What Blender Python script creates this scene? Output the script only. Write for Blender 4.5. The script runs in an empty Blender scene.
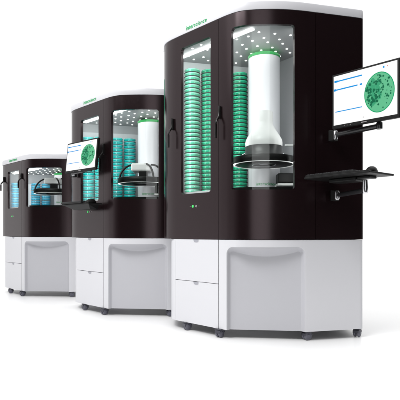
import bpy, math, random
from mathutils import Vector, Matrix
random.seed(7)
S = bpy.context.scene
COL = S.collection
EYE = .708                                   # camera height; plan measured in metres from the camera
FOC = 480.0 / 400.0

# ---------------------------------------------------------------- camera
cd = bpy.data.cameras.new('camera'); cam = bpy.data.objects.new('camera', cd); COL.objects.link(cam)
cam.location = (0, 0, EYE); cam.rotation_euler = (math.radians(90), 0, 0)
cd.sensor_width = 36; cd.lens = 36 * FOC; cd.shift_y = .08125; cd.clip_start = .05; cd.clip_end = 3000
S.camera = cam

# ---------------------------------------------------------------- world: a white studio, bright behind / left / overhead, dim at front right
W = bpy.data.worlds.new('World'); S.world = W; W.use_nodes = True
nt = W.node_tree; nt.nodes.clear()
def wn(t, **k):
    n = nt.nodes.new(t)
    for a, b in k.items(): setattr(n, a, b)
    return n
tc = wn('ShaderNodeTexCoord'); out = wn('ShaderNodeOutputWorld'); bg = wn('ShaderNodeBackground')
dot = wn('ShaderNodeVectorMath', operation='DOT_PRODUCT'); dot.inputs[1].default_value = (-.3, .95, 0)
nt.links.new(tc.outputs['Generated'], dot.inputs[0])
m1 = wn('ShaderNodeMapRange', interpolation_type='SMOOTHSTEP')
m1.inputs['From Min'].default_value = -.50; m1.inputs['From Max'].default_value = .62
m1.inputs['To Min'].default_value = .02; m1.inputs['To Max'].default_value = 1.06
nt.links.new(dot.outputs['Value'], m1.inputs['Value'])
sx = wn('ShaderNodeSeparateXYZ'); nt.links.new(tc.outputs['Generated'], sx.inputs[0])
m2 = wn('ShaderNodeMapRange', interpolation_type='SMOOTHSTEP')
m2.inputs['From Min'].default_value = .50; m2.inputs['From Max'].default_value = .85
m2.inputs['To Min'].default_value = 0; m2.inputs['To Max'].default_value = 1.15
nt.links.new(sx.outputs['Z'], m2.inputs['Value'])
ad = wn('ShaderNodeMath', operation='ADD')
nt.links.new(m1.outputs[0], ad.inputs[0]); nt.links.new(m2.outputs[0], ad.inputs[1])
bg.inputs['Color'].default_value = (1, 1, 1, 1)
nt.links.new(ad.outputs[0], bg.inputs['Strength']); nt.links.new(bg.outputs[0], out.inputs[0])

# ---------------------------------------------------------------- studio lamps
def area(name, loc, target, sx_, sy_, power, color=(1, 1, 1)):
    l = bpy.data.lights.new(name, 'AREA'); l.shape = 'RECTANGLE'; l.size = sx_; l.size_y = sy_; l.energy = power; l.color = color
    o = bpy.data.objects.new(name, l); COL.objects.link(o); o.location = loc
    d = Vector(target) - Vector(loc); o.rotation_euler = d.to_track_quat('-Z', 'Y').to_euler()
    return o
area('strip_softbox', (.20, -1.6, 2.0), (.45, 3.2, 1.3), 1.35, 5.0, 40)
area('top_softbox', (-2.0, .9, 4.5), (.0, 3.5, .7), 2.4, 1.6, 155)
area('side_softbox', (-3.7, 1.3, 4.2), (-.6, 4.0, .6), 3.2, 2.6, 30)
S.view_settings.view_transform = 'Standard'; S.view_settings.look = 'None'
S.view_settings.exposure = 0; S.view_settings.gamma = 1
S.cycles.max_bounces = 10; S.cycles.transparent_max_bounces = 16

# ---------------------------------------------------------------- materials
MATS = {}
def mat(name, col, rough=.5, metal=0, spec=.5, emit=None, es=1, coat=0, noise=0, nscale=40, bump=0):
    m = bpy.data.materials.new(name); m.use_nodes = True; t = m.node_tree; b = t.nodes['Principled BSDF']
    b.inputs['Base Color'].default_value = (*col, 1); b.inputs['Roughness'].default_value = rough
    b.inputs['Metallic'].default_value = metal; b.inputs['Specular IOR Level'].default_value = spec
    b.inputs['Coat Weight'].default_value = coat
    if emit: b.inputs['Emission Color'].default_value = (*emit, 1); b.inputs['Emission Strength'].default_value = es
    if noise or bump:
        c = t.nodes.new('ShaderNodeTexCoord'); n = t.nodes.new('ShaderNodeTexNoise'); n.inputs['Scale'].default_value = nscale
        n.inputs['Detail'].default_value = 5; t.links.new(c.outputs['Object'], n.inputs['Vector'])
        if noise:
            r = t.nodes.new('ShaderNodeMapRange'); r.inputs['To Min'].default_value = max(0, rough - noise); r.inputs['To Max'].default_value = min(1, rough + noise)
            t.links.new(n.outputs['Fac'], r.inputs['Value']); t.links.new(r.outputs[0], b.inputs['Roughness'])
        if bump:
            u = t.nodes.new('ShaderNodeBump'); u.inputs['Strength'].default_value = bump; u.inputs['Distance'].default_value = .002
            t.links.new(n.outputs['Fac'], u.inputs['Height']); t.links.new(u.outputs[0], b.inputs['Normal'])
    if name.startswith('body'): b.inputs['Specular Tint'].default_value = (1, .80, .85, 1)
    MATS[name] = m; return m
mat('body', (.0075, .0036, .0042), .23, spec=.48, noise=.03, nscale=60)
mat('body_side', (.0075, .0036, .0042), .26, spec=.32, noise=.03, nscale=60)
mat('gap', (.004, .004, .004), .8, spec=.1)
mat('white', (.67, .67, .70), .38, spec=.45, noise=.05, nscale=25)
mat('trim', (.70, .70, .73), .35, spec=.45)
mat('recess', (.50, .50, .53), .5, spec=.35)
mat('lining', (.55, .55, .57), .45, spec=.4, noise=.05, nscale=30)
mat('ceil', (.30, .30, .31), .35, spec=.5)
mat('light_panel', (.88, .89, .92), .5)
mat('lamp', (1, 1, 1), .5, emit=(1, .99, .96), es=2.0)
mat('strip', (1, 1, 1), .5, emit=(1, 1, 1), es=3.5)
mat('handle', (.006, .005, .005), .3, spec=.4)
mat('steel', (.62, .62, .64), .22, metal=1)
mat('darksteel', (.035, .035, .038), .35, metal=.3)
mat('arm', (.022, .022, .024), .28, spec=.6, metal=.2)
mat('green', (.0, .33, .06), .4)
mat('green_text', (.01, .42, .12), .5)
mat('green_glass', (.0, .20, .10), .3)
mat('led', (.05, .5, .12), .4, emit=(.05, .6, .12), es=.5)
mat('greymark', (.30, .28, .29), .5)
mat('column', (.78, .78, .82), .32, spec=.5)
mat('plastic_white', (.80, .80, .80), .4)
mat('plastic_dark', (.035, .035, .037), .38)
mat('black', (.004, .004, .004), .45, spec=.22)
mat('rim', (.9, .9, .9), .4, emit=(1, 1, 1), es=.35)
mat('caster', (.05, .05, .065), .4)
mat('wheel', (.11, .11, .14), .45)
mat('shelf', (.04, .055, .05), .4)
mat('shelf_pale', (.30, .42, .44), .4)
mat('rack', (.55, .56, .58), .35)
mat('screen_white', (.02, .02, .02), .5, spec=.15, emit=(1, 1, 1), es=1.0)
mat('screen_blue', (.0, .02, .05), .5, spec=.12, emit=(.0, .28, .72), es=1)
mat('screen_red', (.05, .0, .0), .5, spec=.12, emit=(.8, .15, .12), es=.8)
mat('screen_green', (.0, .05, .02), .5, spec=.12, emit=(.14, .52, .28), es=.9)
mat('screen_rim', (.0, .05, .02), .5, spec=.12, emit=(.0, .34, .13), es=.9)
mat('screen_mid', (.0, .05, .02), .5, spec=.12, emit=(.045, .34, .17), es=.9)
mat('screen_colony', (.0, .02, .01), .5, spec=.12, emit=(.0, .13, .055), es=.9)
def dishmat(n, c, lid):
    mat('dish_' + n, c, .22, spec=.6); mat('lid_' + n, lid, .18, spec=.7)
dishmat('green', (.0, .34, .17), (.02, .44, .25))
dishmat('glare-paled green', (.06, .42, .26), (.22, .58, .43))  # green dishes paled in colour for the window glass reflection before them
dishmat('teal', (.0, .40, .38), (.04, .52, .50))
dishmat('blue', (.02, .36, .56), (.12, .52, .74))
g = bpy.data.materials.new('glass'); g.use_nodes = True; t = g.node_tree; t.nodes.clear()
o_ = t.nodes.new('ShaderNodeOutputMaterial'); mx = t.nodes.new('ShaderNodeMixShader'); tr = t.nodes.new('ShaderNodeBsdfTransparent')
gl = t.nodes.new('ShaderNodeBsdfGlossy'); ge = t.nodes.new('ShaderNodeNewGeometry'); dt = t.nodes.new('ShaderNodeVectorMath'); dt.operation = 'DOT_PRODUCT'
t.links.new(ge.outputs['Normal'], dt.inputs[0]); t.links.new(ge.outputs['Incoming'], dt.inputs[1])
def mth(op, a, b=None):
    n = t.nodes.new('ShaderNodeMath'); n.operation = op
    for i, q in enumerate((a, b)):
        if q is None: continue
        if isinstance(q, (int, float)): n.inputs[i].default_value = q
        else: t.links.new(q, n.inputs[i])
    return n.outputs[0]
fres = mth('ADD', mth('MULTIPLY', mth('POWER', mth('SUBTRACT', 1.0, mth('ABSOLUTE', dt.outputs['Value'])), 5.0), .96), .026)
tr.inputs[0].default_value = (.95, .97, .96, 1); gl.inputs['Roughness'].default_value = .03
t.links.new(fres, mx.inputs[0]); t.links.new(tr.outputs[0], mx.inputs[1]); t.links.new(gl.outputs[0], mx.inputs[2]); t.links.new(mx.outputs[0], o_.inputs[0])
MATS['glass'] = g
mat('floor', (.96, .96, .96), .30, spec=.3, noise=.04, nscale=3)

# ---------------------------------------------------------------- helpers
def tag(o, label=None, cat=None, group=None, kind=None):
    for k, v in (('label', label), ('category', cat), ('group', group), ('kind', kind)):
        if v: o[k] = v
    return o
def empty(name, loc, rz=0):
    o = bpy.data.objects.new(name, None); o.empty_display_size = .1; COL.objects.link(o)
    o.location = loc; o.rotation_euler = (0, 0, rz); return o
class MB:
    def __init__(s): s.v = []; s.f = []; s.sm = []; s.mi = []
    def add(s, vs, fs, smooth=False, mi=0):
        n = len(s.v); s.v += [tuple(p) for p in vs]
        for f in fs: s.f.append([i + n for i in f]); s.sm.append(smooth); s.mi.append(mi)
    def box(s, c, d, M=None, mi=0, bev=0):
        x, y, z = d[0] / 2, d[1] / 2, d[2] / 2
        if bev:
            b = min(bev, x * .9, y * .9, z * .9); P = []; F = []
            # rounded in plan and along z: stack of rounded rectangles
            rings = [(-z, b), (-z + b * .3, b * .3), (-z + b, 0), (z - b, 0), (z - b * .3, b * .3), (z, b)]
            N = 16
            for (zz, ins) in rings:
                for k in range(N):
                    q = k // 4; a = (k % 4) / 3 * math.pi / 2 + q * math.pi / 2
                    cx = (x - b) * (1 if q in (0, 3) else -1); cy = (y - b) * (1 if q in (0, 1) else -1)
                    P.append((cx + (b - ins) * math.cos(a), cy + (b - ins) * math.sin(a), zz))
            for r in range(5):
                for k in range(N): F.append((r * N + k, r * N + (k + 1) % N, (r + 1) * N + (k + 1) % N, (r + 1) * N + k))
            F.append(list(range(N))[::-1]); F.append([5 * N + k for k in range(N)])
        else:
            P = [(sx_ * x, sy_ * y, sz * z) for sz in (-1, 1) for sy_ in (-1, 1) for sx_ in (-1, 1)]
            F = [(0, 2, 3, 1), (4, 5, 7, 6), (0, 1, 5, 4), (2, 6, 7, 3), (0, 4, 6, 2), (1, 3, 7, 5)]
        P = [Vector(p) for p in P]
        if M is not None: P = [M @ p for p in P]
        P = [p + Vector(c) for p in P]; s.add(P, F, False, mi); return s
    def lathe(s, c, prof, n=32, M=None, smooth=True, caps=True, mi=0):
        P = []; F = []
        for (r, z) in prof:
            for k in range(n):
                a = 2 * math.pi * k / n; P.append(Vector((r * math.cos(a), r * math.sin(a), z)))
        for i in range(len(prof) - 1):
            for k in range(n): F.append((i * n + k, i * n + (k + 1) % n, (i + 1) * n + (k + 1) % n, (i + 1) * n + k))
        if M is not None: P = [M @ p for p in P]
        P = [p + Vector(c) for p in P]; s.add(P, F, smooth, mi)
        if caps:
            for i, rev in ((0, True), (len(prof) - 1, False)):
                if prof[i][0] > 1e-5:
                    ring = [P[i * n + k] for k in range(n)]; ids = list(range(n)); s.add(ring, [ids[::-1] if rev else ids], False, mi)
        return s
    def tube(s, pts, r, n=10, mi=0, flat=None):
        pts = [Vector(p) for p in pts]; P = []; F = []; up = Vector((0, 0, 1))
        for i, p in enumerate(pts):
            d = (pts[min(i + 1, len(pts) - 1)] - pts[max(i - 1, 0)]).normalized()
            a = d.cross(up)
            if a.length < .05: a = d.cross(Vector((0, 1, 0)))
            a.normalize(); b = d.cross(a).normalized()
            rr = r[i] if isinstance(r, (list, tuple)) else r
            for k in range(n):
                t_ = 2 * math.pi * k / n; P.append(p + a * rr * math.cos(t_) + b * rr * math.sin(t_) * (flat or 1))
        for i in range(len(pts) - 1):
            for k in range(n): F.append((i * n + k, i * n + (k + 1) % n, (i + 1) * n + (k + 1) % n, (i + 1) * n + k))
        s.add(P, F, True, mi); s.add(P[:n], [list(range(n))[::-1]], False, mi); s.add(P[-n:], [list(range(n))], False, mi); return s
    def build(s, name, mats, parent=None, loc=None):
        me = bpy.data.meshes.new(name); me.from_pydata(s.v, [], s.f); me.update()
        for p, sm, mi in zip(me.polygons, s.sm, s.mi): p.use_smooth = sm; p.material_index = mi
        for m in (mats if isinstance(mats, (list, tuple)) else [mats]): me.materials.append(MATS[m])
        o = bpy.data.objects.new(name, me); COL.objects.link(o)
        if parent: o.parent = parent
        if loc: o.location = loc
        return o
def ss(x): x = max(0, min(1, x)); return x * x * (3 - 2 * x)

# ---------------------------------------------------------------- plan outline of the cabinet (metres from the camera, tallest cabinet)
ORG = Vector((.42, 3.65))
def catmull(P, n):
    r = []
    for i in range(1, len(P) - 2):
        a, b, c, d = [Vector(q) for q in P[i - 1:i + 3]]
        for k in range(n):
            u = k / n; r.append(.5 * ((2 * b) + (-a + c) * u + (2 * a - 5 * b + 4 * c - d) * u * u + (-a + 3 * b - 3 * c + d) * u ** 3))
    r.append(Vector(P[-2])); return r
FRONT = catmull([(-.02, 3.39), (.115, 3.25), (.155, 3.209), (.20, 3.168), (.255, 3.130), (.324, 3.109), (.452, 3.098), (.56, 3.103), (.649, 3.117), (.753, 3.142), (1.0, 3.206)], 8)
LEFTC = catmull([(-.287, 3.82), (-.278, 3.75), (-.270, 3.695), (-.250, 3.645), (-.218, 3.60), (-.178, 3.555), (-.10, 3.474)], 5)
LEFTB = catmull([(-.226, 3.84), (-.222, 3.75), (-.217, 3.64), (-.200, 3.59), (-.172, 3.548), (-.10, 3.474)], 5)
REAR_L, REAR_R = Vector((-.287, 3.84)), Vector((1.12, 4.17))
RIGHTC = [Vector((1.08, 3.227)), Vector((1.092, 3.232)), Vector((1.098, 3.243)), Vector((1.12, 4.17))]
class Curve:
    def __init__(s, P):
        s.P = [p - ORG for p in P]; s.L = [0]
        for a, b in zip(s.P, s.P[1:]): s.L.append(s.L[-1] + (b - a).length)
    def seg(s, d):
        d = max(0, min(s.L[-1] - 1e-6, d)); i = 0
        while s.L[i + 1] < d: i += 1
        return i, (d - s.L[i]) / (s.L[i + 1] - s.L[i])
    def pt(s, d): i, u = s.seg(d); return s.P[i].lerp(s.P[i + 1], u)
    def nrm(s, d, w=.012):
        a = s.pt(d - w); b = s.pt(d + w); t_ = (b - a).normalized(); return Vector((t_.y, -t_.x))
    def at(s, px):                                  # arc length where the sight line of photo column px meets the outline
        k = (px - 200) / 480
        best = None
        for i in range(len(s.P) - 1):
            a = s.P[i] + ORG; b = s.P[i + 1] + ORG
            fa = a.x - k * a.y; fb = b.x - k * b.y
            if fa <= 0 <= fb and fa != fb: best = s.L[i] + (s.L[i + 1] - s.L[i]) * (-fa) / (fb - fa)
        return best
    def p3(s, d, z, off=0): p = s.pt(d) + s.nrm(d) * off; return Vector((p.x, p.y, z))
CT = Curve([REAR_L] + LEFTC + FRONT + RIGHTC)
CB = Curve([Vector((-.228, 3.84))] + LEFTB + FRONT + RIGHTC)

def panel(mb, C, s0, s1, z0, z1, out=0, th=.018, hole=None, smooth=True):
    n = max(2, int((s1 - s0) / .012)); ss_ = [s0 + (s1 - s0) * i / n for i in range(n + 1)]
    if hole:
        hl, hr, zb, zt, r = hole
        ss_ = [x for x in ss_ if not (abs(x - hl) < .004 or abs(x - hr) < .004)] + [hl, hr]
        for k in range(9):
            a = k / 8 * math.pi / 2; ss_ += [hl + r * (1 - math.cos(a)), hr - r * (1 - math.cos(a))]
        ss_ = sorted(set(round(x, 6) for x in ss_))
    def hz(x):
        d = min(x - hl, hr - x); c = 0
        if d < r: c = r - math.sqrt(max(0, r * r - (r - d) ** 2))
        return zb + c, zt - c
    for side, off in ((0, out), (1, out - th)):
        for a, b in zip(ss_, ss_[1:]):
            if hole and a >= hl - 1e-5 and b <= hr + 1e-5:
                (ab, at), (bb, bt) = hz(a), hz(b); rects = [(z0, z0, bb, ab), (at, bt, z1, z1)]
            else: rects = [(z0, z0, z1, z1)]
            for (q0, q1, q2, q3) in rects:
                P = [C.p3(a, q0, off), C.p3(b, q1, off), C.p3(b, q2, off), C.p3(a, q3, off)]
                mb.add(P, [(0, 1, 2, 3) if not side else (3, 2, 1, 0)], smooth)
    def rim(loop):
        for (a, za), (b, zb_) in zip(loop, loop[1:]):
            mb.add([C.p3(a, za, out), C.p3(b, zb_, out), C.p3(b, zb_, out - th), C.p3(a, za, out - th)], [(0, 1, 2, 3)])
    rim([(x, z1) for x in ss_]); rim([(x, z0) for x in ss_[::-1]]); rim([(s1, z1), (s1, z0)]); rim([(s0, z0), (s0, z1)])
    if hole:
        inn = [x for x in ss_ if hl - 1e-5 <= x <= hr + 1e-5]
        lo = [(x, hz(x)[0]) for x in inn]; hi = [(x, hz(x)[1]) for x in inn]
        rim(lo); rim(hi[::-1]); rim([hi[0], lo[0]]); rim([lo[-1], hi[-1]])
    # weld the coincident verts of each face sheet so the curve shades smoothly
def weld(o, d=.00005):
    import bmesh
    bm = bmesh.new(); bm.from_mesh(o.data); bmesh.ops.remove_doubles(bm, verts=bm.verts, dist=d)
    for e in bm.edges:
        if len(e.link_faces) == 2:
            if e.link_faces[0].normal.angle(e.link_faces[1].normal, 0) > math.radians(35): e.smooth = False
    bmesh.ops.recalc_face_normals(bm, faces=bm.faces)
    bm.to_mesh(o.data); bm.free(); return o
def text_mesh(name, word, size, fn, mt, parent, shear=0, ext=.0008):
    c = bpy.data.curves.new(name, 'FONT'); c.body = word; c.size = size; c.align_x = 'CENTER'; c.align_y = 'CENTER'; c.shear = shear; c.resolution_u = 3
    c.extrude = ext; c.offset = size * .004
    o = bpy.data.objects.new(name + '_src', c); COL.objects.link(o)
    me = bpy.data.meshes.new_from_object(o.evaluated_get(bpy.context.evaluated_depsgraph_get()))
    bpy.data.objects.remove(o); bpy.data.curves.remove(c)
    for v in me.vertices: v.co = fn(v.co.x, v.co.y, v.co.z)
    me.materials.clear(); me.materials.append(MATS[mt]); me.name = name
    r = bpy.data.objects.new(name, me); COL.objects.link(r); r.parent = parent; return r

# ---------------------------------------------------------------- setting: one white studio floor
fl = MB(); N = 48
fl.add([(-600, 1.5, 0), (600, 1.5, 0), (600, 600, 0), (-600, 600, 0)], [(0, 1, 2, 3)])
tag(fl.build('floor', 'floor'), kind='structure')

# ---------------------------------------------------------------- cabinet
ZB, ZD = EYE - .648, EYE - .046              # underside of the white base, and where the dark body starts
def zr(z): return z + EYE
S_A, S_1, S_2, S_3 = CT.at(167.5), CT.at(176.2), CT.at(218.6), CT.at(315.5)
def make_cabinet(T, top, wtop, panel_top, label, name_logo, deep):
    root = empty('incubator_cabinet', (ORG.x + T[0], ORG.y + T[1], 0))
    tag(root, label, 'cabinet', 'row of incubator cabinets')
    zt = zr(top); wt = zr(wtop); wb = zr(.278); zceil = zr(top - .078); zfl = zr(.262)
    e = .0018
    # --- dark body
    p = MB(); panel(p, CT, .0, S_1 - e, ZD, zt, 0, .02); weld(p.build('corner_panel', 'body', root))
    acc = MB(); panel(acc, CT, .052, .118, zr(.30), zr(top - .25), .0025, .004); acc.build('side_window', 'green_glass', root)
    def door(s0, s1, h0, h1, hs):
        h = (CT.at(h0), CT.at(h1), wb, wt, .022)
        d = MB(); panel(d, CT, s0 + e, s1 - e, ZD, zt, .003, .024, hole=h); d = weld(d.build('door', 'body', root))
        gq = MB(); panel(gq, CT, h[0] - .008, h[1] + .008, wb - .008, wt + .008, -.012, .004); weld(gq.build('window', 'glass', d))
        # bent bar handle standing off the door
        a = CT.p3(hs, 0, .003); n = CT.nrm(hs); n3 = Vector((n.x, n.y, 0)); tt = Vector((-n.y, n.x, 0))
        def q(o_, z): return a + n3 * o_ + Vector((0, 0, zr(z)))
        sc = min(1, (wtop - .28) / .5)
        zc = .80 if wtop > .9 else .62
        if wtop < .9: sc = .75
        if .9 < wtop < 1.2: zc = .71; sc = 1.1
        hd = MB(); hd.box(q(.006, zc + .005), (.02, .016, .085 * sc), Matrix.Rotation(math.atan2(tt.y, tt.x), 3, 'Z'), bev=.004)
        P = [q(.010, zc + .048 * sc), q(.013, zc + .01), q(.014, zc - .02 * sc), q(.022, zc - .034 * sc), q(.034, zc - .05 * sc), q(.041, zc - .062 * sc), q(.043, zc - .08 * sc), q(.043, zc - .165 * sc), q(.042, zc - .172 * sc)]
        hd.tube(P, .0075, 10); hd.build('handle', 'handle', d)
        return d
    door(S_1, S_2, 181.4, 210.9, CT.at(173.3)); door(S_2, S_3, 231.6, 294.4, CT.at(220.6))
    p = MB(); panel(p, CT, S_3 + e, CT.L[-1] - .001, ZD, zt, .003, .02); weld(p.build('side_panel', 'body_side', root))
    back = Curve([REAR_R, REAR_L])
    p = MB(); panel(p, back, 0, back.L[-1], ZD, zt, 0, .02); p.build('back_panel', 'body', root)
    posts = MB()
    for s_ in (S_1, S_2, S_3): panel(posts, CT, s_ - .012, s_ + .012, ZD, zt, -.026, .012)
    posts.build('door_post', 'gap', root)
    # --- caps closing the body: deck plate, roof board
    def plate(C, z, th, inset, name, m, par=root):
        mb = MB(); d = [C.L[-1] * i / 90 for i in range(91)]
        P = [C.pt(x) - C.nrm(x) * inset for x in d]
        n = len(P)
        mb.add([(q.x, q.y, z) for q in P] + [(q.x, q.y, z + th) for q in P], [list(range(n))[::-1], [n + i for i in range(n)]] + [(i, (i + 1) % n, n + (i + 1) % n, n + i) for i in range(n)])
        return mb.build(name, m, par)
    plate(CT, ZD + .004, .012, .03, 'deck', 'gap')
    plate(CB, ZB + .012, .012, .19, 'underframe', 'white')
    # --- white roof trim with rounded edge
    mb = MB(); nS = 150; ds = [CT.L[-1] * i / nS for i in range(nS + 1)]
    prof = [(-.014, zt + .0005), (-.014, zt + .004), (.004, zt + .004), (.005, zt + .006), (.005, zt + .048), (.003, zt + .056), (-.003, zt + .0605), (-.012, zt + .062)]
    P = []
    for (o_, z) in prof:
        for x in ds: P.append(CT.p3(x, z, o_))
    m_ = nS + 1
    F = [(r * m_ + i, r * m_ + (i + 1) % m_, (r + 1) * m_ + (i + 1) % m_, (r + 1) * m_ + i) for r in range(len(prof) - 1) for i in range(m_)]
    F.append([(len(prof) - 1) * m_ + i for i in range(m_)]); mb.add(P, F, True)
    trim = mb.build('roof_trim', 'trim', root); weld(trim)
    s_logo = CT.at(196.5)
    text_mesh('logo', name_logo, .044, lambda x, y, z: CT.p3(s_logo + x * 1.0, zt + .033 + y, .0062 + z), 'green_text', trim, shear=.2)
    # --- buttons under the narrow window
    for k, (px, r, m) in enumerate(((193.2, .0075, 'led'), (196.6, .006, 'greymark'))):
        s_ = CT.at(px); n = CT.nrm(s_); M = Vector((n.x, n.y, 0)).to_track_quat('Z', 'Y').to_matrix()
        b = MB(); b.lathe(CT.p3(s_, zr(.186), .003), [(r * 1.35, 0), (r * 1.3, .002), (r, .003), (r, .0045), (r * .6, .005)], 20, M); b.build('button', m, root)
    for px in (190.6, 199.4):
        b = MB()
        s_ = CT.at(px); n = CT.nrm(s_); M = Vector((n.x, n.y, 0)).to_track_quat('Z', 'Y').to_matrix(); b.box(CT.p3(s_, zr(.186), .0035), (.008, .0016, .001), M); b.build('button_mark', 'greymark', root)
    # --- white base
    B1, B2 = CB.at(175.6), CB.at(218.6)
    p = MB(); panel(p, CB, 0, B1 - e, ZB, ZD - .003, 0, .018); weld(p.build('base_side', 'white', root))
    zs = zr(-.347)
    for (za, zb_) in ((zs + e, ZD - .003), (ZB, zs - e)):
        d = MB(); panel(d, CB, B1 + e, B2 - e, za, zb_, .002, .018); d = weld(d.build('drawer', 'white', root))
        s_ = CB.at(196.3); h = MB(); M = None
        prof2 = [(-.026, 0), (.026, 0), (.024, -.012), (.018, -.0175), (.009, -.020), (-.009, -.020), (-.018, -.0175), (-.024, -.012)]
        h.add([CB.p3(s_ + x, zb_ + z - .0005, .0035) for x, z in prof2], [list(range(8))], False)
        h.add([CB.p3(s_ + x * 1.12, zb_ + z * 1.12, .0030) for x, z in prof2] + [CB.p3(s_ + x * 1.12, zb_ + z * 1.12, .0005) for x, z in prof2], [list(range(8))] + [(i, (i + 1) % 8, 8 + (i + 1) % 8, 8 + i) for i in range(8)], False, 1)
        h.build('finger_notch', ['greynotch', 'white'], d)
    # front panel with the arched knee recess: a height field pushed in behind the bowed front
    s0, s1 = B2 + e, CB.at(311)
    sC, sD = CB.at(226.2), CB.at(305.6); c0, c1 = CB.pt(sC), CB.pt(sD); tdir = (c1 - c0).normalized(); inn = Vector((-tdir.y, tdir.x)); ztp = zr(-.094)
    us = sorted(set([round(s0 + (s1 - s0) * i / 90, 5) for i in range(91)] + [round(sC + .0012 * k, 5) for k in range(-1, 50)] + [round(sD - .0012 * k, 5) for k in range(-1, 50)]))
    zz = sorted(set([round(ZB + (ZD - .003 - ZB) * i / 60, 5) for i in range(61)] + [round(ztp - .0015 * k, 5) for k in range(-1, 75)]))
    P = []
    for z in zz:
        for u in us:
            a = CB.pt(u); R = .052
            dx = min(u - sC, sD - u); dz = ztp - z
            if dx < R and dz < R: d = R - math.hypot(R - dx, R - dz) if (dx > -1 and dz > -1) else -1
            else: d = min(dx, dz)
            if dx < 0 or dz < 0: d = -1
            if d > 0:
                uu = (u - sC) / (sD - sC); bow = math.sin(math.pi * uu)
                bk = c0 + tdir * (uu * (c1 - c0).length) + inn * .024
                t_ = ss((dx - dz) / .09 + .5); w = .030 * (1 - t_) + (.020 + .048 * bow) * t_
                f = ss(min(1, d / w)); a = a.lerp(bk, f)
            P.append(Vector((a.x, a.y, z)))
    nu = len(us); F = [(j * nu + i, j * nu + i + 1, (j + 1) * nu + i + 1, (j + 1) * nu + i) for j in range(len(zz) - 1) for i in range(nu - 1)]
    mb = MB(); mb.add(P, F, True)
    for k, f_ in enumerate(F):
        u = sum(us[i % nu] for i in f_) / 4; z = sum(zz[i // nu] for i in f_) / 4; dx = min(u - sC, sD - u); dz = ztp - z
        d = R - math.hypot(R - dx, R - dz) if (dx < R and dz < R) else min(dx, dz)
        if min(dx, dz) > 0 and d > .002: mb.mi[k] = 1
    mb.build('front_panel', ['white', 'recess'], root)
    p = MB(); panel(p, CB, s1, CB.L[-1] - .001, ZB, ZD - .003, 0, .018); weld(p.build('base_panel', 'white', root))
    bb = Curve([REAR_R, Vector((-.228, 3.84))])
    p = MB(); panel(p, bb, 0, bb.L[-1], ZB, ZD - .003, 0, .018); p.build('base_back', 'white', root)
    # --- casters
    for (px, Y, rz) in ((187.3, 3.49, .5), (219.8, 3.245, .9), (306.8, 3.165, .35), (357.2, 3.262, .9)):
        loc = (((px - 200) / 480) * Y - ORG.x, Y - ORG.y, 0); M = Matrix.Rotation(rz, 3, 'Z')
        c = MB(); c.lathe((0, 0, 0), [(.012, .05), (.012, .0605)], 14)
        c.box((0, 0, .0565), (.052, .052, .006), M, bev=.003)
        hs = [(-.030, .030), (-.028, .046), (-.016, .0545), (.006, .056), (.024, .048), (.031, .034), (.022, .032), (.010, .040), (-.008, .041), (-.019, .028)]
        pts = [M @ Vector((x, y, z)) for y in (-.021, .021) for x, z in hs]; n = len(hs)
        c.add(pts, [list(range(n)), [n + i for i in range(n)][::-1]] + [(i, n + i, n + (i + 1) % n, (i + 1) % n) for i in range(n)])
        c = c.build('caster', 'caster', root, loc)
        R90 = M @ Matrix.Rotation(math.pi / 2, 3, 'X')
        for k in (-1, 1):
            w = MB(); ctr = M @ Vector((.0, k * .013, .0285))
            w.lathe(ctr, [(.010, -.0095), (.0105, -.0075), (.022, -.0085), (.027, -.006), (.0285, 0), (.027, .006), (.022, .0085), (.0105, .0075), (.010, .0095)], 24, R90); w.build('wheel', 'wheel', c)
    # --- interior: ceiling, walls, floor
    Lw = [Vector(q) - ORG for q in ((-.165, 3.585), (-.245, 3.685), (-.252, 3.80), (.52, 3.985), (.86, 3.52), (.95, 3.24))]
    mb = MB()
    for i, (a, b) in enumerate(zip(Lw, Lw[1:])):
        zp = zr(panel_top) if i < 3 else zfl
        for z0, z1, mi in ((zfl, zp, 1), (zp, zceil, 0)):
            if z1 - z0 > .001: mb.add([(a.x, a.y, z0), (b.x, b.y, z0), (b.x, b.y, z1), (a.x, a.y, z1)], [(3, 2, 1, 0)], False, mi)
    mb.build('inner_wall', ['lining', 'light_panel'], root)
    Fr = [CT.pt(CT.L[-1] * i / 200) - CT.nrm(CT.L[-1] * i / 200) * .030 for i in range(201)]
    Fr = [q for q in Fr if CT_in(q)]
    poly = [Lw[1] + Vector((-.01, 0))] + Fr + [Lw[5] + Vector((.0, 0)), Lw[4], Lw[3], Lw[2]]
    n = len(poly)
    for z, m, nm in ((zceil, 'ceil', 'ceiling_panel'), (zfl - .012, 'gap', 'inner_floor')):
        mb = MB(); mb.add([(q.x, q.y, z) for q in poly] + [(q.x, q.y, z + .010) for q in poly], [list(range(n))[::-1], [n + i for i in range(n)]] + [(i, (i + 1) % n, n + (i + 1) % n, n + i) for i in range(n)])
        cp = mb.build(nm, m, root)
        if nm == 'ceiling_panel': ceil = cp
    # sills just inside the windows
    p = MB(); panel(p, CT, CT.at(179.5), CT.at(213), zfl - .004, zr(.297), -.05, .02); p.build('window_sill', 'light_panel', root)
    p = MB(); panel(p, CT, CT.at(228), CT.at(298), zfl - .004, zr(.300), -.05, .02); p.build('window_sill', 'black', root)
    # downlights: staggered lattice, those a viewer could see through the glass
    a_, b_ = Vector((.112, .026)), Vector((-.028, .148)); made = None
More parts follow.
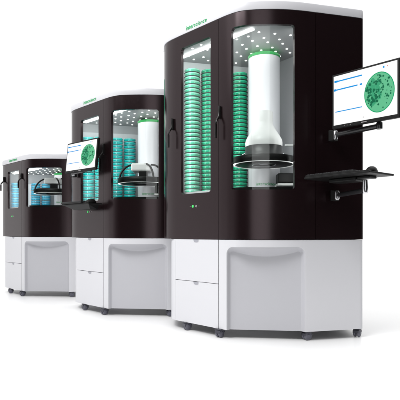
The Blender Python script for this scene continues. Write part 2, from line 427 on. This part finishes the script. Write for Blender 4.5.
    for o0 in (Vector((.400, 3.256)), Vector((.447, 3.353))):
        for i in range(-6, 5):
            for j in range(-1, 6):
                q = o0 + a_ * i + b_ * j - ORG
                if not inside(q, poly, .03) or q.y + ORG.y < 3.24 or (i, j) == (0, -1): continue
                wq = q + ORG + Vector(T); px = 200 + 480 * wq.x / wq.y; py = 480 * (zceil - EYE) / wq.y
                # sight line through one of the windows, with a margin
                ok = False
                for (h0, h1) in ((181.4, 210.9), (231.6, 294.4)):
                    w0 = CT.pt(CT.at(h0)) + ORG + Vector(T); w1 = CT.pt(CT.at(h1)) + ORG + Vector(T)
                    k0 = 200 + 480 * w0.x / w0.y; k1 = 200 + 480 * w1.x / w1.y
                    if k0 - 2 < px < k1 + 2 and py < 480 * (wt - EYE) / w0.y * 1.05 + 3: ok = True
                if not ok: continue
                if made is None:
                    l = MB(); l.lathe((0, 0, 0), [(.006, -.004), (.0085, -.003), (.009, -.001), (.009, .0)], 16); d0 = l.build('downlight', 'lamp', root); made = d0
                else: d0 = made.copy(); COL.objects.link(d0); d0.parent = root
                d0.location = (q.x, q.y, zceil)
    l = MB(); A = Vector((-.150, 3.722)) - ORG; B = Vector((.352, 3.192)) - ORG; mid = (A + B) / 2; ang = math.atan2((B - A).y, (B - A).x)
    l.box((mid.x, mid.y, zceil - .006), ((B - A).length, .030, .011), Matrix.Rotation(ang, 3, 'Z')); l.build('strip_lamp', 'strip', root)
    # the light those lamps give
    la = bpy.data.lights.new('cabinet_fill', 'AREA'); la.shape = 'RECTANGLE'; la.size = .55; la.size_y = .35; la.energy = .8 * (.45 + .55 * (top / 1.438)); la.color = (1, .99, .97)
    lo = bpy.data.objects.new('cabinet_fill', la); COL.objects.link(lo); lo.parent = root; lo.location = (.30 - ORG.x, 3.55 - ORG.y, zceil - .02); lo.rotation_euler = (0, 0, -.3)
    # upright fill lights added behind the door posts to brighten the lower interior
    hh = wt - zfl
    for (px, ins, tgt, pw) in ((222.0, .07, (.30, 3.85), 2.5), (179.0, .055, (.10, 3.85), 1.1), (303, .07, (.5, 3.8), 1.2)):
        s_ = CT.at(px); q = CT.pt(s_) - CT.nrm(s_) * ins; tg = Vector(tgt) - ORG
        lb = bpy.data.lights.new('cabinet_fill', 'AREA'); lb.shape = 'RECTANGLE'; lb.size = .03; lb.size_y = hh * .96; lb.energy = pw * hh; lb.color = (1, 1, 1)
        ob = bpy.data.objects.new('cabinet_fill', lb); COL.objects.link(ob); ob.parent = root; ob.location = (q.x, q.y, zfl + hh / 2)
        ob.rotation_euler = Vector((tg.x - q.x, tg.y - q.y, 0)).to_track_quat('-Z', 'Y').to_euler()
    return root
def CT_in(q):
    w = q + ORG; k = w.x / w.y
    return w.y < 3.72 and w.x < .95 and w.x > -.245
def inside(q, poly, m):
    c = False; n = len(poly); dm = 9
    for i in range(n):
        a, b = poly[i], poly[(i + 1) % n]
        if (a.y > q.y) != (b.y > q.y) and q.x < (b.x - a.x) * (q.y - a.y) / (b.y - a.y) + a.x: c = not c
        ab = b - a; L2 = ab.length_squared
        u = max(0, min(1, (q - a).dot(ab) / L2)) if L2 > 0 else 0; dm = min(dm, (q - a - ab * u).length)
    return c and dm > m
mat('greynotch', (.36, .36, .40), .5)

T1, T2, T3 = (0, 0), (-.957, .894), (-2.114, 2.112)
BRAND = 'interscience'
make_cabinet(T1, 1.438, 1.345, 1.36, 'tallest black and white incubator cabinet, nearest, with a large monitor on its right side', BRAND, 1)
make_cabinet(T2, 1.143, 1.026, .985, 'middle-sized black and white cabinet with teal dishes behind its windows', BRAND, 0)
make_cabinet(T3, .798, .706, .60, 'smallest and farthest black and white cabinet, with pale blue dishes inside', BRAND, 0)

# ---------------------------------------------------------------- petri dish racks and dishes
ORD = ['top', 'second', 'third', 'fourth', 'fifth', 'sixth', 'seventh', 'eighth', 'ninth', 'tenth', 'eleventh', 'twelfth', 'thirteenth', 'fourteenth', 'fifteenth', 'sixteenth', 'seventeenth', 'eighteenth', 'nineteenth', 'twentieth', 'twenty-first', 'twenty-second', 'twenty-third', 'twenty-fourth', 'twenty-fifth', 'twenty-sixth', 'twenty-seventh', 'twenty-eighth', 'twenty-ninth', 'thirtieth', 'thirty-first', 'thirty-second']
def stack(T, xy, r, z0, step, n, colour, where, cab):
    x, y = xy[0] + T[0], xy[1] + T[1]
    rk = empty('dish_rack', (x, y, zr(.262))); tag(rk, 'slim ringed dish rack, %s, %s cabinet' % (where, cab), 'rack', 'dish racks')
    h = zr(z0 + step * n) - zr(.262)
    ps = MB()
    for a in (50, 90, 130):
        a = math.radians(a); ps.tube([((r + .004) * math.cos(a), (r + .004) * math.sin(a), .0005), ((r + .004) * math.cos(a), (r + .004) * math.sin(a), h)], .0025, 6)
    ps.lathe((0, 0, 0), [(r, .0005), (r, .006), (r - .006, .008)], 24); ps.build('frame', 'rack', rk)
    first = None; fd = None
    for k in range(n):
        zz = zr(z0 + step * k)
        if first is None:
            s_ = MB(); t_ = .0016; s_.lathe((0, 0, 0), [(r - .007, 0), (r + .0025, 0), (r + .003, .001), (r + .0025, .003), (r - .007, .003), (r - .007, 0)], 32, caps=False)
            first = s_.build('shelf_ring', 'shelf' if 'green' in colour else 'shelf_pale', rk, (0, 0, zz - zr(.262)))
        else: c = first.copy(); COL.objects.link(c); c.parent = rk; c.location = (0, 0, zz - zr(.262))
        lab = '%s petri dish, %s from the top, %s, %s cabinet' % (colour, ORD[n - 1 - k], where, cab)
        if k == n - 1: lab = '%s petri dish topmost of its stack, %s, %s cabinet' % (colour, where, cab)
        if fd is None:
            q = MB(); q.lathe((0, 0, 0), [(r - .012, .0), (r - .004, .0), (r - .003, .002), (r - .003, step * .55)], 32); fd = q.build('petri_dish', 'dish_' + colour)
            q = MB(); q.lathe((0, 0, 0), [(r - .0005, step * .42), (r - .0005, step * .71), (r - .003, step * .75), (r - .014, step * .75)], 32); q.build('lid', 'lid_' + colour, fd); d = fd
        else:
            d = fd.copy(); COL.objects.link(d); l = fd.children[0].copy(); COL.objects.link(l); l.parent = d
        j = random.uniform(-.0012, .0012); d.location = (x + j, y + random.uniform(-.0012, .0012), zz + .0042); d.rotation_euler = (random.uniform(-.008, .008), random.uniform(-.008, .008), random.uniform(0, 6))
        tag(d, lab, 'petri dish', 'petri dishes in racks')
stack(T1, (-.060, 3.69), .0605, .300, .0306, 31, 'glare-paled green', 'left stack in narrow window', 'tallest')
stack(T1, (.068, 3.715), .0605, .300, .0306, 31, 'green', 'right stack in narrow window', 'tallest')
stack(T1, (.312, 3.775), .0605, .300, .0306, 31, 'green', 'stack left of white column', 'tallest')
stack(T2, (-.113, 3.715), .060, .300, .034, 18, 'teal', 'left stack in narrow window', 'middle-sized')
stack(T2, (.012, 3.70), .060, .300, .034, 18, 'teal', 'right stack in narrow window', 'middle-sized')
stack(T2, (.150, 3.75), .0585, .300, .034, 18, 'teal', 'left stack in wide window', 'middle-sized')
stack(T2, (.272, 3.79), .0585, .300, .034, 18, 'teal', 'stack beside white column', 'middle-sized')
stack(T3, (-.121, 3.715), .055, .300, .030, 10, 'blue', 'stack in narrow window', 'smallest')
stack(T3, (.105, 3.76), .055, .300, .030, 10, 'blue', 'left stack in wide window', 'smallest')
stack(T3, (.222, 3.79), .055, .300, .030, 10, 'blue', 'stack beside arched black arm', 'smallest')

# ---------------------------------------------------------------- imaging column in each cabinet
def imager(T, ztop, zring, kind, cab):
    cx, cy = .488 + T[0], 3.655 + T[1]; zf = zr(.262)
    root = empty('imaging_station', (cx, cy, zf)); H = zr(ztop) - zf
    tag(root, 'white imaging column with green cap and black ring inside the %s cabinet' % cab, 'imaging unit', 'imaging columns')
    c = MB(); c.lathe((0, 0, 0), [(.119, .001), (.119, H - .022)], 64); col = c.build('column', 'column', root)
    c = MB(); c.lathe((0, 0, 0), [(.1215, H - .022), (.1215, H - .002), (.119, H)], 64); c.build('cap', 'green', root)
    def wrap(x, y, z):
        a = -math.pi / 2 + .02 + x / .119; rr = .1195 + z; return Vector((rr * math.cos(a), rr * math.sin(a), .096 + y))
    text_mesh('logo', BRAND, .032, wrap, 'green_text', col, ext=.0004)
    hx, hy = .446 - .488, 3.352 - 3.655; zg = zr(zring) - zf
    rg = MB(); n = 72; R = .222 if kind else .215
    rg.lathe((hx, hy, zg), [(.085, .0), (R - .022, .0), (R - .0215, .0005)], n, caps=False)
    rg.lathe((hx, hy, 0), [(R - .004, zg - .001), (R, zg + .003), (R, zg + .042), (R - .006, zg + .046), (.085, zg + .046), (.085, zg)], n, caps=False)
    ring = rg.build('ring_disc', 'black', root)
    r2 = MB(); r2.lathe((hx, hy, zg), [(R - .022, -.0015), (R - .003, -.0015), (R - .003, .001), (R - .022, .001), (R - .022, -.0015)], n, caps=False); r2.build('ring_light', 'rim', ring)
    if kind:
        b = MB(); b.lathe((hx, hy, 0), [(.128, zg + .125), (.129, zg + .150), (.126, zg + .170), (.114, zg + .192), (.095, zg + .222), (.077, zg + .252), (.066, zg + .276), (.062, zg + .298), (.0625, zg + .362), (.059, zg + .369)], 48)
        hd = b.build('camera_head', 'plastic_white', root)
        b = MB(); b.lathe((hx, hy, 0), [(.137, zg + .046), (.136, zg + .066), (.131, zg + .070), (.1285, zg + .1245)], 48); b.build('lens_barrel', 'plastic_dark', hd)
        b = MB(); b.lathe((hx, hy, 0), [(.0, zg + .012), (.060, zg + .010), (.084, zg + .003), (.086, zg + .046)], 40, caps=False, mi=1); b.lathe((hx, hy, 0), [(.0, zg + .006), (.030, zg + .004), (.034, zg + .010)], 40, caps=False); b.lathe((hx, hy, 0), [(.076, zg - .001), (.080, zg - .003), (.084, zg - .001)], 40, caps=False); b.build('lens', ['steel', 'plastic_dark'], hd)
        for sgn in (-1, 1):
            w = MB(); P = []
            for k in range(12):
                a = k / 11 * math.pi / 2
                P.append((hx + sgn * (.205 - .075 * math.sin(a) ** 1.2), hy, zg + .02 + .062 * math.sin(a)))
            w.tube(P, .004, 8); w.build('bracket', 'steel', root)
        b = MB(); b.box((hx, hy + .16, zg + .20), (.07, .10, .05), bev=.006); b.build('mount', 'plastic_dark', root)
    else:
        b = MB(); b.box((hx - .01, hy + .05, zg + .145), (.165, .19, .068), bev=.012); hd = b.build('camera_head', 'plastic_white', root)
        b = MB(); b.box((hx + .012, hy - .02, zg + .082), (.072, .06, .058), bev=.006); b.build('lens_barrel', 'black', hd)
        for (x0, y0, x1, y1) in ((-.195, -.05, -.055, .03), (.115, -.15, .02, .0), (.195, -.02, .075, .04)):
            w = MB(); P = []
            for k in range(16):
                a = k / 15 * math.pi / 2
                P.append((hx + x1 + (x0 - x1) * math.cos(a), hy + y1 + (y0 - y1) * math.cos(a), zg + .022 + .155 * math.sin(a)))
            w.tube(P, .0085, 10); w.build('arm', 'black', root)
        b = MB(); b.lathe((hx, hy, 0), [(.0, zg + .012), (.080, zg + .008)], 32, caps=False); b.build('lens', 'plastic_dark', hd)
    # control box with its white tray at the right, and a shelf rail on the wall
    b = MB(); b.box((.135, -.20, .126), (.140, .10, .066), bev=.006); bx = b.build('control_box', 'black', root)
    b = MB(); b.box((.135, -.20, .078), (.150, .13, .018), bev=.004); b.build('box_tray', 'plastic_white', bx)
    if kind:
        b = MB(); b.box((.215, -.12, zg + .170), (.16, .02, .012), bev=.003); b.build('rail', 'plastic_white', root)
    return root
imager(T1, 1.338, .472, 1, 'tallest')
imager(T2, 1.046, .428, 0, 'middle-sized')
imager(T3, .702, .440, 0, 'smallest')

# ---------------------------------------------------------------- monitors
def monitor(L, R, zb, zt, tilt, label, armstart, armz, seed):
    L = Vector(L); R = Vector(R); d = R - L; w = d.length; h = zt - zb
    root = empty('monitor', ((L.x + R.x) / 2, (L.y + R.y) / 2, zr(zb)), math.atan2(d.y, d.x)); root.rotation_euler[0] = 0
    tag(root, label, 'monitor', 'monitors on swing arms')
    Mt = Matrix.Rotation(-tilt, 3, 'X')
    def tl(x, y, z): return Mt @ Vector((x, y, z))
    b = MB(); b.box(tl(0, .012, h / 2), (w, .022, h), Mt, bev=.003); b.box(tl(0, .030, h / 2), (w * .7, .02, h * .6), Mt, bev=.006); hs = b.build('housing', 'black', root)
    mg = .012; sw, sh = w - 2 * mg, h - mg - .020
    y = -.0005
    def uv(u, v, dy=0): return tl(-w / 2 + mg + u * sw, y - dy, .020 + (1 - v) * sh)
    s_ = MB()
    def quad(u0, v0, u1, v1, dy, mi): s_.add([uv(u0, v1, dy), uv(u1, v1, dy), uv(u1, v0, dy), uv(u0, v0, dy)], [(0, 1, 2, 3)], False, mi)
    quad(0, 0, 1, 1, 0, 0)
    quad(.015, .100, .47, .125, .0006, 1); quad(.015, .092, .07, .133, .0009, 1)
    quad(.015, .272, .40, .297, .0006, 1); quad(.005, .262, .045, .307, .0009, 1); quad(.435, .268, .47, .300, .0006, 1)
    quad(.03, .722, .47, .740, .0006, 1)
    quad(.79, .045, .815, .082, .0006, 1); quad(.85, .05, .862, .068, .0006, 2); quad(.485, .93, .50, .945, .0006, 6)
    cu, cv, ru, rv = .735, .52, .228, .385
    def disc(u, v, a, b_, dy, mi, n=40):
        s_.add([uv(u + a * math.cos(2 * math.pi * k / n), v - b_ * math.sin(2 * math.pi * k / n), dy) for k in range(n)], [list(range(n))], False, mi)
    disc(cu, cv, ru, rv, .0005, 4); disc(cu, cv, ru * .945, rv * .955, .0007, 3)
    rnd = random.Random(seed); k = 0
    for i in range(34):
        a = rnd.uniform(0, 6.283); rr = math.sqrt(rnd.random()) * .5; x, z = -.34 + rr * math.cos(a) * .9, -.02 + rr * math.sin(a) * 1.3
        if x * x + z * z > .62: continue
        q = rnd.uniform(.08, .17); disc(cu + x * ru, cv + z * rv, q * ru, q * rv * rnd.uniform(.6, 1.1), .0009 + .000004 * i, 7, 12)
    while k < 95:
        a = rnd.uniform(0, 6.283); rr = math.sqrt(rnd.random()) * .88; x, z = rr * math.cos(a), rr * math.sin(a)
        dens = 1.0 if (x < -.1 and z < .45 and z > -.6) else (.55 if abs(z) < .35 or z < -.4 else .18)
        if rnd.random() > dens: continue
        q = rnd.uniform(.035, .085) * (1.1 if x < -.1 else .8); disc(cu + x * ru, cv + z * rv, q * ru * rnd.uniform(.8, 1.3), q * rv * .9, .0011 + .00001 * k, 5, 9); k += 1
    s_.build('screen', ['screen_white', 'screen_blue', 'screen_red', 'screen_green', 'screen_rim', 'screen_colony', 'greymark', 'screen_mid'], root)
    m = MB(); m.box(tl(.0, -.0005, .010), (.035, .0012, .005), Mt)
    for k in range(3): m.box(tl(-w * .3 + .02 * k, -.0005, .009), (.006, .0012, .002), Mt)
    m.build('badge', 'greymark', hs)
    # swing arm, given in world space and brought into the monitor's own frame
    inv = Matrix.Translation(root.location).to_4x4() @ Matrix.Rotation(root.rotation_euler[2], 4, 'Z'); inv = inv.inverted()
    A = Vector((armstart[0], armstart[1], zr(armz))); E_ = L.lerp(R, .66); nb = Vector((-d.y, d.x)).normalized() * .055
    E3 = Vector((E_.x + nb.x, E_.y + nb.y, zr(armz)))
    A_, E_ = inv @ A, inv @ E3
    a = MB(); a.tube([A_, A_.lerp(E_, .5), E_], .0125, 12, flat=1.25); a.lathe(E_, [(.017, -.018), (.018, -.012), (.018, .018), (.015, .022)], 20)
    a.tube([E_, E_ + Vector((0, 0, .10))], .012, 10); a.box(E_ + Vector((0, -.012, .10)), (.08, .02, .08), bev=.004)
    ar = a.build('arm', 'arm', root)
    j = MB(); j.lathe(A_, [(.013, -.030), (.0155, -.024), (.0155, .020), (.012, .026)], 20); j.tube([A_ + (E_ - A_) * .08 + Vector((0, 0, .006)), A_ + (E_ - A_) * .92 + Vector((0, 0, .006))], .0085, 8); j.build('joint', 'steel', ar)
    wall = A_ + (inv.to_3x3() @ Vector((-.24, .97, 0))).normalized() * .03
    p = MB(); p.tube([A_, wall], .014, 12); p.box(wall, (.045, .045, .07), bev=.004); p.build('wall_bracket', 'black', ar)
    return root
monitor((.825, 3.0), (1.116, 2.685), .645, .981, math.radians(0), 'large monitor on a swing arm beside the tallest cabinet', (.872, 3.09), .628, 3)
monitor((-1.210, 4.30), (-.872, 4.0), .527, .80, math.radians(6), 'smaller monitor in front of the middle-sized cabinet', (-1.16, 4.40), .545, 5)

# ---------------------------------------------------------------- keyboard trays, keyboards, mice
def tray(pL, pN, pR, z, armstart, armz, lab, lk, lm, k=1.0, wedge=False):
    L, Nn, R = Vector(pL), Vector(pN), Vector(pR); d = (Nn - L); w = d.length; dn = d.normalized(); pn = Vector((-dn.y, dn.x)); dep = (R - Nn).dot(pn)
    ctr = L + dn * w / 2 + pn * dep / 2; ang = math.atan2(dn.y, dn.x); z0 = zr(z)
    root = empty('keyboard_tray', (ctr.x, ctr.y, z0), ang); tag(root, lab, 'keyboard tray', 'keyboard trays on arms')
    b = MB(); b.box((0, 0, .006), (w, dep, .012), bev=.004); b.box((0, -dep / 2 + .006, .014), (w * .98, .010, .006), bev=.002); b.build('board', 'black', root)
    b = MB()
    if wedge:
        tp = [(-w * .46, -dep * .4), (w * .46, -dep * .4), (w * .46, dep * .4), (-w * .46, dep * .4)]; bt = [(-w * .22, -dep * .1), (w * .36, -dep * .1), (w * .40, dep * .35), (-w * .20, dep * .35)]
        b.add([(x, y, 0) for x, y in tp] + [(x, y, -.040) for x, y in bt], [(7, 6, 5, 4), (0, 1, 2, 3)] + [(i, 4 + i, 4 + (i + 1) % 4, (i + 1) % 4) for i in range(4)])
    else: b.box((-.02 * k, .03 * k, -.0125), (w * .42, dep * .45, .024), bev=.006)
    b.box((.08 * k, .02, -.008), (w * .35, dep * .30, .015), bev=.004); b.build('carriage', 'black', root)
    inv = (Matrix.Translation(root.location) @ Matrix.Rotation(ang, 4, 'Z')).inverted()
    A_ = inv @ Vector((armstart[0], armstart[1], zr(armz))); E_ = Vector((.12 * k, .0, A_.z + .010))
    a = MB(); a.tube([A_, E_], .0115 * k, 12, flat=1.3); a.build('arm', 'arm', root)
    if wedge: k = .35
    j = MB(); j.lathe(A_, [(.013 * k, -.028 * k), (.016 * k, -.022 * k), (.016 * k, .022 * k), (.012 * k, .028 * k)], 20)
    j.lathe(E_, [(.013 * k, -.018), (.017 * k, -.012), (.017 * k, .018), (.014 * k, max(.022, -.0235 - E_.z))], 20)
    j.tube([A_ + (E_ - A_) * .1 + Vector((0, 0, .007)), A_ + (E_ - A_) * .9 + Vector((0, 0, .007))], .0065 * k, 8); j.build('joint', 'steel', root)
    wall = A_ + (inv.to_3x3() @ Vector((-.24, .97, 0))).normalized() * .03
    p = MB(); p.tube([A_, wall], .013, 12); p.box(wall, (.04 * k, .04 * k, .07 * k), bev=.004); p.build('wall_bracket', 'black', root)
    # keyboard and mouse stand on the board
    if wedge: k = .7
    R3 = Matrix.Rotation(ang, 3, 'Z')
    kp = Vector(root.location) + R3 @ Vector((-.05 * k, -.06 * k, .0122))
    kw, kd = min(.36, w * .76), .13 * k
    q = MB(); q.box((0, 0, .007), (kw, kd, .012), bev=.004); kb = q.build('keyboard', 'black'); kb.location = kp; kb.rotation_euler = (0, 0, ang); tag(kb, lk, 'keyboard', 'keyboards on the trays')
    q = MB()
    for r in range(5):
        for c in range(17): q.box((-kw / 2 + kw * (c + .9) / 18, -kd / 2 + kd * (r + .8) / 5.6, .0155), (kw / 21, kd / 7, .005), bev=.001)
    q.build('keys', 'arm', kb)
    mp = Vector(root.location) + R3 @ Vector((w / 2 - .048 * k, -.03 * k, .0122))
    q = MB(); P = []; F = []; nu, nv = 20, 8
    for v in range(nv + 1):
        t_ = v / nv * math.pi / 2
        for u in range(nu):
            a_ = 2 * math.pi * u / nu; P.append((.031 * math.cos(a_) * math.cos(t_), .055 * math.sin(a_) * math.cos(t_), .001 + .036 * math.sin(t_) * (1 + .12 * math.sin(a_) * math.cos(t_))))
    for v in range(nv):
        for u in range(nu): F.append((v * nu + u, v * nu + (u + 1) % nu, (v + 1) * nu + (u + 1) % nu, (v + 1) * nu + u))
    F.append(list(range(nu))[::-1]); q.add(P, F, True); ms = q.build('mouse', 'black'); ms.location = mp; ms.rotation_euler = (0, 0, ang + .2); tag(ms, lm, 'mouse', 'mice on the trays')
    q = MB(); q.lathe((0, .03, .030), [(.006, -.003), (.008, 0), (.006, .003)], 14, Matrix.Rotation(math.pi / 2, 3, 'Y')); q.build('wheel', 'plastic_dark', ms)
tray((.655, 3.03), (.945, 2.675), (1.135, 2.86), .335, (.885, 3.10), .240, 'black keyboard tray on an arm beside the tallest cabinet, under the large monitor',
     'black keyboard on the tray beside the tallest cabinet', 'black mouse on the tray under the large monitor')
tray((-1.235, 4.30), (-.93, 4.00), (-.83, 4.09), .238, (-.90, 4.14), .215, 'small black tray in front of the middle-sized cabinet, below the smaller monitor',
     'thin black keyboard on the tray in front of the middle-sized cabinet', 'small mouse on the tray below the smaller monitor', .62, True)
